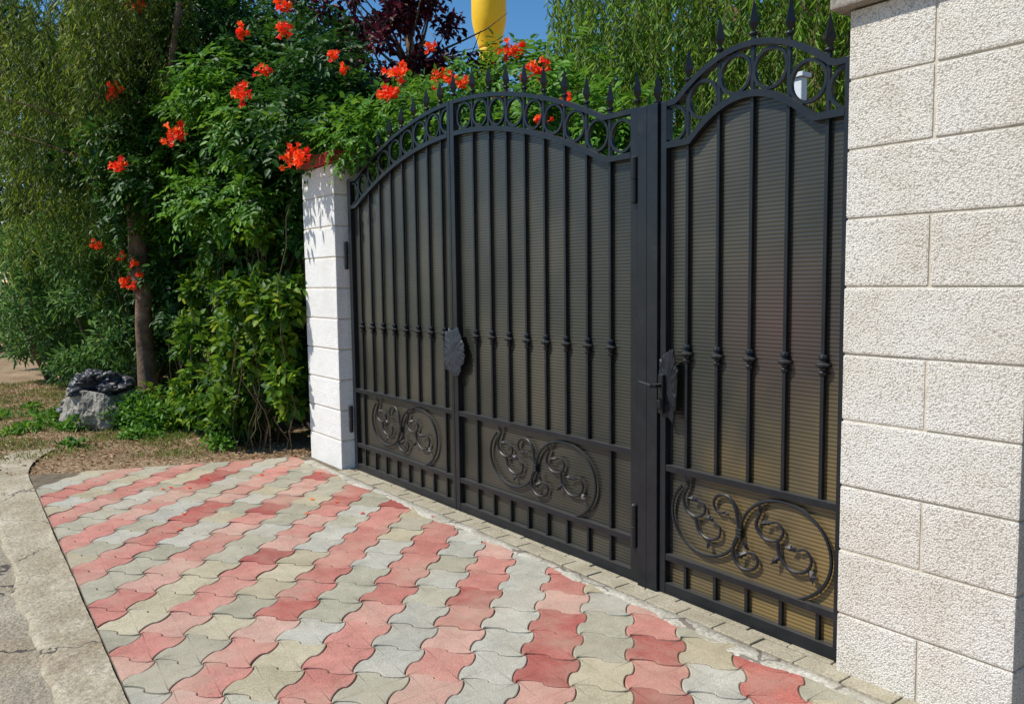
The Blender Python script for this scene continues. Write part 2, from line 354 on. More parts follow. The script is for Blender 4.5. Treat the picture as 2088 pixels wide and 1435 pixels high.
def cut(bm,co,no):
    bmesh.ops.bisect_plane(bm,geom=bm.verts[:]+bm.edges[:]+bm.faces[:],plane_co=co,plane_no=no,clear_outer=True)
cut(bm,(0,-.21,0),(0,1,0)); cut(bm,(-7.43,-2.137,0),(-.031,-1,0))
e=Vector((LE[2][0]-LE[0][0],LE[2][1]-LE[0][1],0)); cut(bm,(LE[0][0],LE[0][1],0),(-e.y,e.x,0))
bmesh.ops.recalc_face_normals(bm,faces=bm.faces[:])
struct('pavement',bm2me(bm,'pavement',[M[k] for k in ('red1','red2','red3','grey1','grey2','grey3')]))
bm=bmesh.new(); NX=400; prev=None
for i in range(NX+1):
    x=-6.5+7.5*i/NX; a=-.210-1.5*abs(wob(x,3,1.1)); b=-.155+wob(x,7,.3); z=.0155+.003*mn.noise(Vector((x*5,0,0)))
    cur=[bm.verts.new(v) for v in ((x,a,.010),(x,a+.006,z),(x,(a+b)/2,z+.001),(x,b-.004,z),(x,b,.008))]
    if prev:
        for q in range(4): bm.faces.new((prev[q],cur[q],cur[q+1],prev[q+1]))
    prev=cur
struct('pavement_border',bm2me(bm,'pavement_border',M['mortar'],True))
bm=bmesh.new()
for r in range(3):
    x=-6.0+.1*(r%2)
    while x<1:
        box(bm,x,x+.193,-.147+r*.103,-.049+r*.103,-.02,.014+random.uniform(-.003,.003),.006); x+=.199
struct('pavement_edging',bm2me(bm,'pavement_edging',M['edge']))
# ------------------------------------------------------------ pillars
def pillar(name,x0,x1,y0,y1,label,bmat,split,top,capm,capz,over,g=.0036,bev=.008):
    root=empty(name,((x0+x1)/2,(y0+y1)/2,0),label,'gate pillar')
    bm=bmesh.new(); z=-.006; i=0
    while z<top-.02:
        z1=min(z+.245,top)
        xs=[x0,(x0+x1)/2,x1] if split(i) else [x0,x1]
        for a,b in zip(xs,xs[1:]):
            box(bm,a+(g if a>x0 else 0),b-(g if b<x1 else 0),y0+random.uniform(-.002,.002),y1,z+g,z1-g,bev)
        z=z1;i+=1
    part('blockwork',bm2me(bm,'blockwork',bmat),root)
    bm=bmesh.new(); box(bm,x0+.006,x1-.006,y0+.006,y1-.006,0,top-.01); part('mortar_core',bm2me(bm,'mortar_core',M['blockmortar']),root)
    bm=bmesh.new(); box(bm,x0-over,x1+over,y0-over,y1+over,top+.001,top+capz,.008); 
    box(bm,x0-over*.3,x1+over*.3,y0-over*.3,y1+over*.3,top+capz+.001,top+capz+.04,.008)
    part('cap',bm2me(bm,'cap',capm),root); return root
pillar('gate_pillar',-1.69,-1.075,-.07,.42,'beige rough stone block pillar beside the black iron gate',M['block'],lambda i:(i%2==0) if i<8 else True,2.445,M['capmat'],.09,.05)
pillar('gate_pillar',-6.66,-6.035,-.10,.30,'white painted block pillar with red cap under trumpet vine',M['whiteblock'],lambda i:False,2.44,M['redpaint'],.06,.035,.005,.008)
# ------------------------------------------------------------ gates
def zout(x):
    d=abs(x+4.42); return 2.62-.325*(d/1.39)**2 if d<1.39 else 2.295
def zin(x):
    d=abs(x+4.42); return 2.425-.335*(d/1.40)**2 if d<1.40 else 2.09
def wout(x):
    d=abs(x+2.175); return 2.45-.16*(d/.385)**2 if d<.385 else 2.29
def win(x):
    d=abs(x+2.175); return 2.25-.145*(d/.305)**2 if d<.305 else 2.105
KN=1.163
def bar(x,z0,z1,knot=True):
    bm=bmesh.new(); h=.0078; box(bm,x-h,x+h,-h,h,z0,z1,.0015)
    if knot:
        prof=[(.010,KN-.042),(.015,KN-.038),(.019,KN-.028),(.012,KN-.02),(.014,KN-.012),(.030,KN-.004),(.030,KN+.003),(.014,KN+.010),(.012,KN+.018),(.020,KN+.027),(.017,KN+.036),(.010,KN+.042)]
        lathe(bm,x,0,prof,8,math.pi/8)
    return bm2me(bm,'bar',M['iron'])
def spear(x,z):
    bm=bmesh.new()
    prof=[(.010,z),(.018,z+.006),(.018,z+.014),(.009,z+.020),(.013,z+.030),(.026,z+.050),(.024,z+.058),(.015,z+.095),(.0015,z+.142)]
    lathe(bm,x,0,prof,4,0); lathe(bm,x,0,[(.016,z+.004),(.019,z+.010),(.016,z+.016)],10)
    return bm2me(bm,'spearhead',M['iron'])
def ring(x,z,r):
    bm=bmesh.new(); sweep(bm,[(x+r*math.cos(a),z+r*math.sin(a)) for a in [2*math.pi*k/28 for k in range(28)]],.013,-.009,.009,True)
    return bm2me(bm,'ring',M['iron'])
def leafshape(bm,x,z,ang,l=.045):
    ca,sa=math.cos(ang),math.sin(ang)
    pts=[(0,0),(.25,.24),(.4,.16),(.62,.28),(.76,.14),(1,0),(.76,-.14),(.62,-.28),(.4,-.16),(.25,-.24)]
    mid=bm.verts.new((x+.5*l*ca,-.022,z+.5*l*sa))
    vs=[bm.verts.new((x+l*(a*ca-b*sa),-.005-.018*a+.012*abs(b)*2,z+l*(a*sa+b*ca))) for a,b in pts]
    for i in range(len(vs)): bm.faces.new((mid,vs[i],vs[(i+1)%len(vs)]))
def scroll(cx,cz,sx,sz):
    bm=bmesh.new()
    def arc(x,z,r0,r1,a0,a1,rad_=.0065,n=30,y=-.004):
        P=[]
        for i in range(n+1):
            t=i/n; a=rad(a0+(a1-a0)*t); r=r0+(r1-r0)*t; P.append((cx+sx*(x+r*math.cos(a)),y,cz+sz*(z+r*math.sin(a))))
        tube(bm,P,rad_,6); return P[-1],rad(a1+(90 if a1>a0 else -90))
    def wave(pts,r0=.005):
        P=[]; q=[pts[0]]+pts+[pts[-1]]
        for i in range(1,len(q)-2):
            for k in range(8):
                t=k/8; a,b,c_,d=q[i-1],q[i],q[i+1],q[i+2]
                P.append(tuple(.5*((2*b[j])+(-a[j]+c_[j])*t+(2*a[j]-5*b[j]+4*c_[j]-d[j])*t*t+(-a[j]+3*b[j]-3*c_[j]+d[j])*t**3) for j in (0,1)))
        P.append(pts[-1]); tube(bm,[(cx+sx*x,-.005,cz+sz*z) for x,z in P],[r0*1.15*(1.15-.35*i/len(P)) for i in range(len(P))],6)
    def lf(x,z,deg,l=.045): leafshape(bm,cx+sx*x,cz+sz*z,rad(deg),l)
    # left loop: collar, under, round and open toward the top
    arc(-.215,.030,.215,.205,-8,-225,.0075,40)
    # right loop, larger, set a little lower
    arc(.235,-.015,.235,.250,172,-84,.0075,40)
    # spiral rising off the collar
    wave([(0,0),(-.012,.07),(-.025,.13),(-.065,.18),(-.125,.175),(-.155,.13),(-.135,.085),(-.095,.085)],.0064); lf(-.095,.085,10,.05)
    # open hooked tendril inside left loop
    wave([(-.315,.185),(-.345,.12),(-.33,.05),(-.27,.02),(-.215,.05),(-.215,.10),(-.25,.115)],.006); lf(-.25,.115,170,.05); lf(-.315,.18,95,.06)
    wave([(-.27,.02),(-.245,-.055),(-.185,-.085),(-.125,-.06),(-.115,-.005),(-.15,.02)],.0058); lf(-.15,.02,150,.05); lf(-.185,-.085,-80,.045)
    # spiral dropping off the collar
    wave([(0,0),(-.03,-.065),(-.035,-.135),(.01,-.185),(.07,-.18),(.105,-.135),(.085,-.09),(.045,-.095)],.0064); lf(.045,-.095,-150,.055); lf(.05,-.085,110,.05)
    # open hooked tendril inside right loop
    wave([(.115,.135),(.095,.065),(.14,.01),(.21,.015),(.24,.07),(.21,.11),(.175,.10)],.006); lf(.115,.13,80,.055); lf(.175,.10,190,.045)
    wave([(.21,.015),(.225,-.06),(.285,-.115),(.355,-.10),(.385,-.04),(.355,.01),(.315,-.005)],.006); lf(.225,-.06,-130,.05); lf(.315,-.005,170,.05); lf(.375,-.08,-60,.06)
    for q in range(3): box(bm,cx-.014,cx+.014,-.016,.008,cz-.022+q*.015,cz-.010+q*.015,.003)
    return bm2me(bm,'scroll_ornament',M['matte'],False)
def shieldmesh(cx,cz,rx,rz,seed=0,ex=.8,rib=.0012):
    bm=bmesh.new(); n=160; rings=[]
    for fr,y in ((.0,-.044),(.25,-.044),(.50,-.042),(.66,-.040),(.82,-.039),(.93,-.037),(1.0,-.034),(1.0,-.029)):
        ring=[]
        for k in range(n):
            a=2*math.pi*k/n; wv=math.cos(a*23+2.1*math.sin(3*a)+1.2*math.cos(2*a))
            irr=.16*mn.noise(Vector((math.cos(a)*2.2+seed,math.sin(a)*2.2,3)))+.05*math.cos(a*5+.9+seed)+.15*abs(mn.noise(Vector((math.cos(a)*6,math.sin(a)*6,seed))))-.05
            ca,sa=math.cos(a),math.sin(a)
            rr=fr*(1+(irr*(fr-.5)*2 if fr>.5 else 0)); yy=y-(rib*wv if fr>=.66 and y<-.032 else 0)-.004*mn.noise(Vector((fr*6*ca,fr*6*sa,seed)))
            ring.append(bm.verts.new((cx+rx*rr*math.copysign(abs(ca)**ex,ca),yy,cz+rz*rr*math.copysign(abs(sa)**(ex+.1),sa))))
        rings.append(ring)
    for A,B in zip(rings,rings[1:]):
        for k in range(n): bm.faces.new((A[k],A[(k+1)%n],B[(k+1)%n],B[k]))
    bmesh.ops.remove_doubles(bm,verts=bm.verts[:],dist=1e-5)
    return bm
def hinge(x,z,y=-.03,h=.11,r=.017):
    bm=bmesh.new(); lathe(bm,x,y,[(r*.6,z-h),(r,z-h+.006),(r,z-.004),(r*.8,z-.003),(r*.8,z+.003),(r,z+.004),(r,z+h-.006),(r*.6,z+h)],12)
    return bm2me(bm,'hinge',M['iron'],False)
def gate(name,label,x0,x1,wl,wr,bars,fo,fi,zm,zl,sc,ringx,rr,extra,cat,group=None):
    root=empty(name,((x0+x1)/2,0,.03),label,cat,group)
    bm=bmesh.new(); d=.02
    top0,top1=fo(x0),fo(x1)
    box(bm,x0,x0+wl,-d-.002,d+.002,.02,top0+.012,.003); box(bm,x1-wr,x1,-d-.002,d+.002,.02,top1+.012,.003)
    a,b=x0+wl-.001,x1-wr+.001
    for z,h,dd in ((zm,.015,.0),(zl,.015,.0),(.045,.025,0)): box(bm,a,b,-d+dd,d,z-h,z+h,.003)
    n=40; xs=[a+(b-a)*i/n for i in range(n+1)]
    sweep(bm,[(x,fo(x)) for x in xs],.024,-d,d); sweep(bm,[(x,fi(x)) for x in xs],.028,-d-.003,d)
    part('frame',bm2me(bm,'frame',M['iron']),root)
    for i,x in enumerate(bars):
        full=extra and i in (0,len(bars)-1)
        part('bar',bar(x,zm,fo(x)+.03),root)
        bm=bmesh.new(); h=.0075
        box(bm,x-h,x+h,-h,h,.06,zl-.01)
        if full: box(bm,x-h,x+h,-h,h,zl+.01,zm-.01)
        part('short_bar',bm2me(bm,'short_bar',M['iron']),root)
        part('spearhead',spear(x,fo(x)+.028),root)
    for x in ringx: part('ring',ring(x,(fo(x)+fi(x))/2,min(rr,(fo(x)-fi(x)-.022)/2)),root)
    bm=bmesh.new(); vs=[]; PY0=.0125; PY1=.0185
    for i in range(n+1):
        x=xs[i]
        vs.append((bm.verts.new((x,PY0,.05)),bm.verts.new((x,PY0,fi(x))),bm.verts.new((x,PY1,.05)),bm.verts.new((x,PY1,fi(x)))))
    for A,B in zip(vs,vs[1:]):
        bm.faces.new((A[0],B[0],B[1],A[1])); bm.faces.new((A[2],A[3],B[3],B[2])); bm.faces.new((A[1],B[1],B[3],A[3])); bm.faces.new((A[0],A[2],B[2],B[0]))
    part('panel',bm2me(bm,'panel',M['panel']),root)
    part('scroll_ornament',scroll(sc-.02,(zm+zl)/2,1.06 if extra else .91,.83 if extra else .81),root)
    return root
b1=[-5.7936+.173*i for i in range(8)]; b2=[-4.2113+.173*i for i in range(8)]; b3=[-2.4993+.1717*i for i in range(5)]
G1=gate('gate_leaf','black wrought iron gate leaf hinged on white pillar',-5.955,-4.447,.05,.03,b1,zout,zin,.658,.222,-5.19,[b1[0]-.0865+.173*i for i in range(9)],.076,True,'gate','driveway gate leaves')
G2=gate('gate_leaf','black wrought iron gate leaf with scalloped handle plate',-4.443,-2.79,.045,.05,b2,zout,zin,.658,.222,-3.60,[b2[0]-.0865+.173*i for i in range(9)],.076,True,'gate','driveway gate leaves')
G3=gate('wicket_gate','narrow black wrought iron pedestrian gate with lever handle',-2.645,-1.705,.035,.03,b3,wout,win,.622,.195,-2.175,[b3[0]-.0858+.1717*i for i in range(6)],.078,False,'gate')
def shield(parent,cx,cz,rx,rz,lever,seed,ex,mat):
    bm=shieldmesh(cx,cz,rx,rz,seed,ex); part('handle_plate',bm2me(bm,'handle_plate',mat),parent)
    if lever:
        bm=bmesh.new(); box(bm,cx-.035,cx-.005,-.064,-.045,cz-.13,cz+.05,.005)
        tube(bm,[(cx-.02,-.045,cz+.0),(cx-.02,-.10,cz+.0),(cx-.03,-.115,cz+.0),(cx-.10,-.118,cz+.012)],[.010,.009,.009,.007],8)
        lathe(bm,cx-.02,-.064,[(.010,cz-.11),(.016,cz-.105),(.016,cz-.07),(.010,cz-.065)],8)
        part('handle',bm2me(bm,'handle',M['iron']),parent)
shield(G2,-4.425,1.055,.118,.155,False,0,.8,M['plate']); shield(G3,-2.585,1.015,.056,.158,True,5,.55,M['matte'])
for g,x,zs in ((G1,-5.985,(1.72,.42)),(G2,-2.805,(1.97,.30))):
    for z in zs: part('hinge',hinge(x,z),g)
post=empty('gate_post',(-2.71,0,0),'square black steel gate post with spear finial','gate post')
bm=bmesh.new(); box(bm,-2.779,-2.720,-.035,.05,-.02,2.30,.004); box(bm,-2.7195,-2.652,-.035,.05,-.02,2.30,.004); part('post_tube',bm2me(bm,'post_tube',M['iron']),post)
part('spearhead',spear(-2.685,2.30),post)
part('spearhead',spear(-2.815,2.33),G2)
part('spearhead',spear(-4.425,2.66),G2)
fp=empty('shade_sheet',(0,.2,0),'dark sheet standing in for shade beside the stone pillar','fence')  # dark sheet added in place of the shaded band beyond the pillar
bm=bmesh.new()
for i in range(14): box(bm,-1.06+i*.16,-1.06+i*.16+.15,.16+.015*(i%2),.20,.05,2.1,.003)
part('sheet',bm2me(bm,'sheet',M['fence']),fp)
fw_=empty('boundary_fence',(-9,.4,0),'old dark board fence covered by trumpet vine','fence')
bm=bmesh.new()
for i in range(44): box(bm,-12.6+i*.135,-12.6+i*.135+.125,.46+random.uniform(-.006,.006),.49,0,2.2+random.uniform(-.03,.03),.003)
part('board',bm2me(bm,'board',M['fence']),fw_)
bm=bmesh.new(); box(bm,-12.6,-6.67,.49,.53,2.05,2.15,.004); box(bm,-12.6,-6.67,.49,.53,.4,.5,.004); part('rail',bm2me(bm,'rail',M['fence']),fw_)
# ------------------------------------------------------------ vegetation
def plant(name,loc,label,cat,group=None): return empty(name,loc,label,cat,group)
V=plant('trumpet_vine',(-8,.2,0),'dense trumpet vine with orange red flowers over fence and pillar','climbing plant')
bl=[]
bl+=rblobs(70,(-11.6,-8.3),(-.15,.9),(2.1,4.6),(.3,.5))
bl+=rblobs(30,(-8.4,-6.9),(-.15,.9),(2.35,3.3),(.28,.42))
bl+=rblobs(12,(-8.6,-7.3),(.0,.7),(3.2,3.85),(.25,.4))
bl+=[(-6.9,-.15,2.85,.3,.26,.25),(-6.55,-.15,2.80,.25,.22,.18),(-7.3,-.2,2.9,.3,.26,.25),(-7.1,0,3.0,.3,.3,.25),(-6.4,.0,2.75,.22,.2,.16),(-6.95,.1,3.3,.26,.2,.3)]
bl+=rblobs(48,(-11.8,-6.95),(.0,.35),(.2,2.2),(.2,.36))
bl+=rblobs(24,(-10.9,-9.9),(-.45,-.1),(1.2,3.2),(.18,.28))
bl+=rblobs(22,(-11.0,-9.3),(-.85,-.5),(2.25,3.5),(.18,.3))
bl+=rblobs(14,(-12.6,-10.9),(-.5,.2),(.6,2.4),(.25,.4))
P,O=blobpts(bl,12200,.45); a=pinnate(P,O,.22,.076,.038,4); part('foliage',leafmesh('foliage',*a,M['vine']),V)
bl=[]
for _ in range(84):
    x=random.uniform(-7.6,-3.6); top=2.55+(-3.6-x)*.22; k=random.uniform(.2,.34); bl.append((x,random.uniform(.45,1.2),random.uniform(1.9,top-.1),k,k,k*.8))
for x,y,z in ((-4.7,.7,2.92),(-4.1,.6,2.62),(-5.1,.5,2.85),(-5.5,.35,2.8),(-6.1,.1,2.66),(-5.85,.0,2.62),(-5.7,.1,2.65),(-4.9,.9,3.0),(-4.4,.9,2.9),(-6.35,-.12,2.66)): bl.append((x,y,z,.26,.22,.2))
P,O=blobpts(bl,5500,.4); a=pinnate(P,O,.18,.060,.030,4); part('foliage',leafmesh('foliage',*a,M['vinebright']),V)
bl=rblobs(22,(-10.3,-7.2),(-.5,-.3),(2.2,3.6),(.08,.18))
P,O=blobpts(bl,750,.2); a=pinnate(P,O,.2,.07,.034,4); part('foliage',leafmesh('foliage',*a,M['vinebright']),V)
bm=bmesh.new()
for i in range(34):
    x=random.uniform(-11,-6.9); y=random.uniform(-.3,.1); z=0; pts=[]
    for k in range(12):
        pts.append((x,y,z)); x+=random.uniform(-.12,.12); y+=random.uniform(-.07,.07); y=max(min(y,.1),-.3); z+=random.uniform(.15,.26)
        x=min(x,-6.75)
    r=random.choice((.005,.006,.008,.011)); tube(bm,pts,[r*(1-.05*k) for k in range(12)],5)
part('stem',bm2me(bm,'stem',M['twig']),V)
def flowermesh(seed):
    r=np.random.default_rng(seed); bm=bmesh.new()
    for i in range(12):
        d=Vector(r.normal(size=3)); d.z=abs(d.z)*.3; d.y-=.7; d.x*=.8; d.normalize(); st=Vector((r.normal()*.055,r.normal()*.025,r.normal()*.024)); L=r.uniform(.035,.055)
        up=d.orthogonal().normalized(); sd=d.cross(up); rings=[]
        tube(bm,[(0,0,0),st*.6-Vector((0,0,.01)),st+d*.01],[.003,.003,.0035],4)
        for f,rr in ((0,.004),(.45,.008),(.85,.014)):
            rings.append([bm.verts.new(st+d*L*f+(up*math.cos(a)+sd*math.sin(a))*rr) for a in [2*math.pi*k/15 for k in range(15)]])
        rings.append([bm.verts.new(st+d*(L*(1.0 if k%3 else .94))+(up*math.cos(a)+sd*math.sin(a))*(.029 if k%3 else .018)) for k,a in enumerate([2*math.pi*k/15 for k in range(15)])])
        for A,B in zip(rings,rings[1:]):
            for k in range(15): bm.faces.new((A[k],A[(k+1)%15],B[(k+1)%15],B[k]))
    for i in range(4):
        d=Vector(r.normal(size=3)).normalized(); tube(bm,[d*.0,d*.03,d*.045,d*.062],[.003,.003,.006,.003],5)
    return bm2me(bm,'flower_cluster',M['flower'])
fm=[flowermesh(i) for i in range(5)]
FL=[(-6.72,-.56,3.03,1.3),(-8.15,-.68,2.93,1.3),(-8.33,-.68,2.92,1.1),(-9.3,-.98,2.74,1.2),(-10.6,-1.0,1.98,1),(-10.3,-.8,1.55,1),(-10.35,-.8,1.85,.8),(-10.0,-.75,1.75,.7),(-10.1,-.75,1.50,.8),(-9.95,-.7,1.62,.6),
(-6.05,-.34,2.47,1.0),(-6.15,-.34,2.44,.9),(-6.22,-.34,2.54,.9),(-6.32,-.34,2.50,.7),(-6.9,-.1,3.86,1.1),(-6.95,-.1,3.66,1.1),(-7.7,-.2,3.82,1.0),(-6.88,-.3,3.28,.8),
(-5.3,.1,3.0,1.1),(-5.42,.1,2.87,1.1),(-6.4,.1,3.36,.8),(-6.3,.15,3.24,.7),(-5.08,.3,2.96,.8),(-4.76,.3,2.84,.7),(-4.9,.3,2.90,.7),(-4.7,.62,3.08,.8),(-4.55,.6,3.06,.9),(-4.0,.35,2.78,.95),(-3.75,.36,2.55,.6),(-3.91,.30,2.45,.6),(-5.94,.75,3.42,.8),(-9.5,-.95,3.55,1.1),(-9.65,-.95,3.5,.9),(-9.2,-.75,4.35,1.1),(-4.4,.35,2.70,.5)]
for i,f in enumerate(FL):
    o=part('flower_cluster',fm[i%5],V); o.location=f[:3]; o.rotation_euler=(random.uniform(-.4,.4),random.uniform(-.4,.4),random.uniform(-.6,.6)); k=f[3]; o.scale=(k,k,k)
C=plant('creeper_shrub',(-8,-.3,0),'bright green wild creeper growing at fence foot','shrub')
bl=rblobs(22,(-9.0,-7.5),(-.6,-.2),(.15,1.05),(.10,.26))+rblobs(24,(-7.6,-6.85),(-.42,-.12),(.1,1.5),(.10,.22))+rblobs(28,(-9.9,-7.0),(-.35,.0),(.7,2.2),(.08,.18))+rblobs(10,(-9.9,-7.2),(-.75,-.4),(.05,.35),(.08,.18))
P,O=blobpts(bl,9500,.1); part('foliage',leafmesh('foliage',*simple(P,O,.090,.060),M['creeper']),C)
bm=bmesh.new()
for i in range(50):
    x=random.uniform(-9.3,-6.9); y=random.uniform(-.5,-.15); z=0; pts=[]
    for k in range(9):
        pts.append((x,y,z)); x+=random.uniform(-.1,.1); y+=random.uniform(-.06,.06); z+=random.uniform(.05,.18)
    tube(bm,pts,.004,4)
part('stem',bm2me(bm,'stem',M['twig']),C)
def tree(name,label,base,pts,rads,branches,loc=None):
    T=plant(name,base,label,'tree'); bm=bmesh.new(); tube(bm,pts,rads,12,jit=.08)
    for q,rq in branches: tube(bm,q,rq,7,jit=.05)
    part('trunk',bm2me(bm,'trunk',M['bark'],True),T); return T
def rbranches(starts,n,length,r,upb=.5):
    out=[]
    for i in range(n):
        s=Vector(random.choice(starts)); d=Vector((random.uniform(-1,1),random.uniform(-1,1),random.uniform(0,1)*upb)).normalized(); q=[s]
        for k in range(5): d=(d+Vector((random.uniform(-.3,.3),random.uniform(-.3,.3),random.uniform(-.2,.3)))).normalized(); q.append(q[-1]+d*length/5)
        out.append(([tuple(v) for v in q],[r*(1-.17*k) for k in range(6)]))
    return out
tp=[(-10.20,-.62,-.05),(-10.21,-.62,.3),(-10.28,-.62,.7),(-10.22,-.64,1.05),(-10.20,-.62,1.35),(-10.32,-.64,1.7),(-10.36,-.62,2.1),(-10.6,-.6,2.7),(-10.7,-.5,3.4),(-10.6,-.4,4.2)]
T1=tree('curly_willow','curly willow with drooping strands and bent brown trunk',(-10.20,-.62,0),tp,[.15,.115,.10,.088,.098,.115,.10,.08,.06,.04],[([(-10.36,-.62,2.05),(-10.1,-.5,2.6),(-9.6,-.45,3.3),(-9.0,-.4,4.4)],[.07,.055,.045,.03]),([(-10.6,-.6,2.7),(-11.3,-.7,3.2),(-11.8,-1.0,3.9)],[.05,.04,.03])]+rbranches(tp[-3:],12,1.8,.022))
tops=[];lens=[]
for i in range(900):
    x=random.uniform(-13.6,-8.9); y=random.uniform(-1.8,-.3) if x<-10.8 else random.uniform(-1.3,-.4)
    zt=random.uniform(2.9,5.6) if x<-10.6 else random.uniform(3.7+.4*(x+10.6),5.6); tops.append((x,y,zt)); lens.append(random.uniform(.4,1.2) if x>-10.3 else random.uniform(.4,1.7))
P,D,N,L,W,lines=strands(tops,lens,.022,.080,.014,.14,.035)
part('crown',leafmesh('crown',P,D,N,L,W,M['curly']),T1)
part('twigs',linemesh('twigs',lines,.0025,M['twig'],5),T1)
bl=rblobs(44,(-13.8,-10.0),(-1.1,.5),(2.5,5.6),(.3,.5))
P,O=blobpts(bl,12000,.3); part('crown',leafmesh('crown',*simple(P,O,.09,.055,.5),M['vine']),T1)
for (cx,cy) in ((-15.0,-1.1),(-13.4,-.5),(-12.1,-.15),(-17.0,-.7)):
    Sh=plant('willow_shrub',(cx,cy,0),'grey green bushy willow shrub on dry grass','shrub','bushy willow shrubs')
    bl=rblobs(30,(cx-1.0,cx+.9),(cy-.6,cy+.6),(.15,2.6),(.22,.45))
    P,O=blobpts(bl,7500,.3); part('foliage',leafmesh('foliage',*simple(P,O,.12,.032,.1),M['shrub']),Sh)
    bm=bmesh.new()
    for i in range(10): 
        a=random.uniform(0,6.3); tube(bm,[(cx,cy,0),(cx+.3*math.cos(a),cy+.3*math.sin(a),.8),(cx+.8*math.cos(a),cy+.6*math.sin(a),2)],[.03,.02,.01],5)
    part('stem',bm2me(bm,'stem',M['twig']),Sh)
def bgtree(x,y,h,r,n,mat,lab,leaf=(.13,.07),name='background_tree',z0=.5):
    T=tree(name,lab,(x,y,0),[(x,y,-.05),(x+.1,y,h*.4),(x,y+.1,h*.8)],[.16,.12,.05],rbranches([(x,y,h*.4),(x,y,h*.6)],8,r,.05))
    bl=[]
    for _ in range(int(26*r)):
        k=random.uniform(.3,.55)*r**.5; bl.append((x+r*random.uniform(-.75,.75),y+r*random.uniform(-.6,.6),random.uniform(z0,h),k,k,k*.8))
    P,O=blobpts(bl,n,.35); part('crown',leafmesh('crown',*simple(P,O,*leaf),mat),T); return T
for x,y,h,r in ((-11.6,1.6,5.0,1.4),(-14.2,1.7,6.5,1.9),(-17.5,2.2,7.5,2.2),(-19.6,-.7,7,1.9),(-24,-.5,8,2.6),(-28,2,9,3)):
    bgtree(x,y,h,r,10000,M['dark'],'dense dark green deciduous tree behind the fence',z0=.2 if x!=-19.6 else 1.9)
bgtree(-9.3,1.9,3.0,1.3,6000,M['dark'],'dense dark green deciduous tree behind the fence')
px_,py_=-12.4,4.2
T=tree('purple_plum_tree','purple leaved plum tree rising above the vine',(px_,py_,0),[(px_,py_,-.05),(px_,py_,2.5),(px_+.1,py_,5),(px_,py_,6.8)],[.15,.12,.08,.03],rbranches([(px_,py_,4.2),(px_+.05,py_,5)],26,2.0,.03,1.4))
bl=rblobs(60,(px_-1.7,px_+1.2),(py_-1.3,py_+.8),(4.2,6.9),(.16,.38))
P,O=blobpts(bl,10500,.1); part('crown',leafmesh('crown',*simple(P,O,.11,.065,.2),M['plum']),T)
wt=[(-4.5,4.1,-.05),(-4.45,4.1,1.5),(-4.4,4.0,2.8),(-4.6,4.1,4.2),(-4.8,4.2,5.6)]
T=tree('weeping_willow','weeping willow with long bright green hanging strands',(-4.5,4.1,0),wt,[.24,.2,.17,.13,.08],[([(-4.4,4.0,2.6),(-4.0,3.7,3.4),(-3.4,3.6,4.4)],[.1,.08,.05]),([(-4.5,4,3.0),(-5.6,4.2,4.2),(-6.6,4.3,4.9)],[.1,.07,.04])]+rbranches([wt[3],wt[4]],14,2.0,.04,1))
tops=[];lens=[]
while len(tops)<1250:
    x=random.uniform(-8.4,-2.4); y=random.uniform(2.7,5.6)
    kk=-x/(y+2.825)
    if kk>1.215 : continue
    zt=random.uniform(3.2,5.6)+(1.2-kk)*.6; tops.append((x,y,zt)); lens.append(random.uniform(.9,2.4))
P,D,N,L,W,lines=strands(tops,lens,.025,.085,.018,.06)
part('crown',leafmesh('crown',P,D,N,L,W,M['willow']),T); part('twigs',linemesh('twigs',lines,.003,M['twig'],8),T)
bl=[b for b in rblobs(90,(-8.5,-2.6),(4.0,6.5),(2.4,5.8),(.4,.7)) if -b[0]/(b[1]+2.825)<1.08]
P,O=blobpts(bl,11000,.3); part('crown',leafmesh('crown',*simple(P,O,.11,.035,.8),M['willow']),T)
for x,y,h in ((-7.0,8.0,5.0),(-3,8,5)): bgtree(x,y,h,1.7,9000,M['dark'],'dense green garden tree behind the willow')
bgtree(-7.35,3.3,3.75,.75,6500,M['willow'],'light green garden tree rising behind the vine',(.09,.014),'garden_tree',2.0)
bgtree(-8.6,3.2,3.6,.8,4500,M['vinebright'],'light green garden tree rising behind the vine',(.08,.04),'garden_tree',2.0)
tx_,ty_=-40.2,25.4
WT=empty('water_tower',(tx_,ty_,0),'yellow painted water tower rising above trees','water tower')
bm=bmesh.new(); lathe(bm,tx_,ty_,[(.60,0),(.60,14.9),(.61,15.0)],32); part('column',bm2me(bm,'column',M['yellow'],True),WT)
bm=bmesh.new(); lathe(bm,tx_,ty_,[(.61,15.0),(.65,15.2),(.74,15.55),(.86,15.95),(.96,16.35),(1.01,16.7),(1.02,17.1),(1.02,22.4),(.1,23.2)],40); part('tank',bm2me(bm,'tank',M['yellow'],True),WT)
H=empty('garden_house',(-6.5,10.5,0),'white plastered house glimpsed behind the willow','house')
bm=bmesh.new(); box(bm,-8.2,-5,10.2,13,0,3.6); part('wall',bm2me(bm,'wall',M['plaster']),H)
bm=bmesh.new(); vs=[bm.verts.new(v) for v in ((-8.5,9.9,3.6),(-4.7,9.9,3.6),(-4.7,13.3,3.6),(-8.5,13.3,3.6),(-8.5,11.6,4.9),(-4.7,11.6,4.9))]
for q in ((0,1,5,4),(2,3,4,5),(0,4,3),(1,2,5),(0,3,2,1)): bm.faces.new([vs[i] for i in q])
part('roof',bm2me(bm,'roof',M['roofmat']),H)
bm=bmesh.new(); box(bm,-7.2,-6.2,10.17,10.195,1.2,2.5); part('window',bm2me(bm,'window',M['glass']),H)
gp=empty('garden_post',(-2.62,1.0,0),'pale painted post standing behind the wicket gate','post')
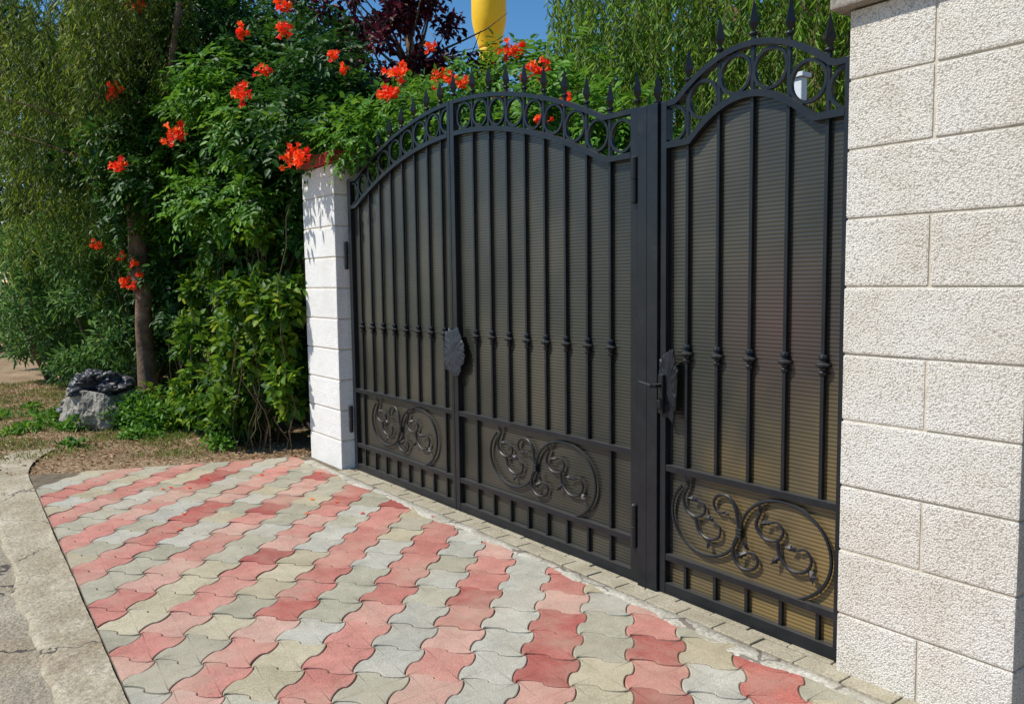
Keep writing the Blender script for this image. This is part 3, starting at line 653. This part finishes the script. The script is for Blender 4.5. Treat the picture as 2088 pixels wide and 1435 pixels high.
bm=bmesh.new(); box(bm,-2.665,-2.60,.98,1.03,-.01,2.54,.006); box(bm,-2.68,-2.585,.965,1.045,2.541,2.565,.004); part('shaft',bm2me(bm,'shaft',M['plaster']),gp)
# ------------------------------------------------------------ planter + bag
PX,PY=-9.78,-1.16
Pl=empty('concrete_planter',(PX,PY,0),'rough pale weathered concrete planter half sunk in weeds','planter')
bm=bmesh.new(); lathe(bm,PX,PY,[(.33,-.03),(.37,.02),(.385,.07),(.38,.13),(.385,.18),(.37,.23),(.365,.28),(.34,.33),(.31,.37),(.27,.385),(.24,.34)],56)
for v in bm.verts:
    q=v.co; d=Vector((q.x-PX,q.y-PY,0)); k=.38*mn.noise(q*2.3)+.14*mn.noise(q*7)+.06*mn.noise(q*19); v.co+=d*k; v.co.z+=.10*mn.noise(q*3+Vector((5,0,0)))*(1 if q.z>.1 else .2)
part('bowl',bm2me(bm,'bowl',M['concrete'],False),Pl)
bag=empty('plastic_bag',(PX,PY,.4),'crumpled black plastic rubbish bag on concrete planter','bag')
bm=bmesh.new(); bmesh.ops.create_icosphere(bm,subdivisions=5,radius=1)
for v in bm.verts:
    q=v.co.copy(); k=1+.40*mn.noise(q*2.0)+.28*abs(mn.noise(q*5+Vector((3,1,2))))+.14*mn.noise(q*12)
    v.co=Vector((PX-.10+q.x*.34*k,PY-.03+q.y*.32*k,.43+q.z*.14*k-.75*max(0,(q.xy.length-.66))*(1 if q.x<.2 else .2)))
part('film',bm2me(bm,'film',M['bag'],False),bag)
# ------------------------------------------------------------ grass, litter, petals
def stuff(name,me): 
    o=bpy.data.objects.new(name,me); COL.objects.link(o); o['kind']='stuff'; return o
edge_x=lambda y: -7.45+(y+2.14)*.38-.03
cl=np.array([(random.uniform(-15,-8.2),random.uniform(-2.2,-.8)) for _ in range(90)]+[(random.uniform(-9.7,-7.4),random.uniform(-1.15,-.5)) for _ in range(24)])
n=8500; ci=rng.integers(0,len(cl),n); sg=.12
P=np.stack([cl[ci,0]+rng.normal(size=n)*sg,cl[ci,1]+rng.normal(size=n)*sg,np.full(n,-.012)],1); P=P[P[:,0]<edge_x(P[:,1])-.05]; n=len(P)
D=np.stack([rng.normal(size=n)*.5,rng.normal(size=n)*.5,np.ones(n)],1)
stuff('grass_tufts',leafmesh('grass_tufts',P,D,rdir(n),.02+.05*rng.random(n),.004+.005*rng.random(n),M['grass']))
bl=[(-9.3,-.95,.12,.35,.22,.24),(-9.0,-.85,.12,.25,.2,.2),(-9.45,-1.15,.10,.2,.14,.14),(-9.6,-1.45,.05,.16,.12,.10),(-10.6,-1.5,.03,.3,.25,.08),(-8.7,-1.1,.03,.15,.12,.08),(-9.9,-1.9,.02,.15,.12,.07),(-7.6,-.6,.04,.2,.12,.1)]
bl+=[(random.uniform(-12,-8.3),random.uniform(-2.1,-.9),.01,.12,.12,.05) for _ in range(14)]
P,O=blobpts(bl,4200,.2); P[:,2]=np.maximum(P[:,2],.0); stuff('weeds',leafmesh('weeds',*simple(P,O,.055,.028,0),M['vinebright']))
n=15000
P=np.stack([rng.uniform(-15,-6.7,n),rng.uniform(-2.4,.1,n),rng.uniform(-.008,.008,n)],1)
P=P[P[:,0]<edge_x(P[:,1])]; n=len(P)
stuff('dry_leaves',leafmesh('dry_leaves',P,np.concatenate([rng.normal(size=(n,2)),rng.normal(size=(n,1))*.25],1),np.array([0,0,1.])+rng.normal(size=(n,3))*.35,.015+.035*rng.random(n),.008+.018*rng.random(n),M['litter']))
n=12; P=np.stack([rng.uniform(-7.0,-4.5,n),rng.uniform(-1.6,-.25,n),np.full(n,.02)],1); 
stuff('fallen_petals',leafmesh('fallen_petals',P,np.concatenate([rng.normal(size=(n,2)),np.zeros((n,1))],1),np.array([0,0,1.])+rng.normal(size=(n,3))*.3,np.full(n,.04),np.full(n,.026),M['flower']))
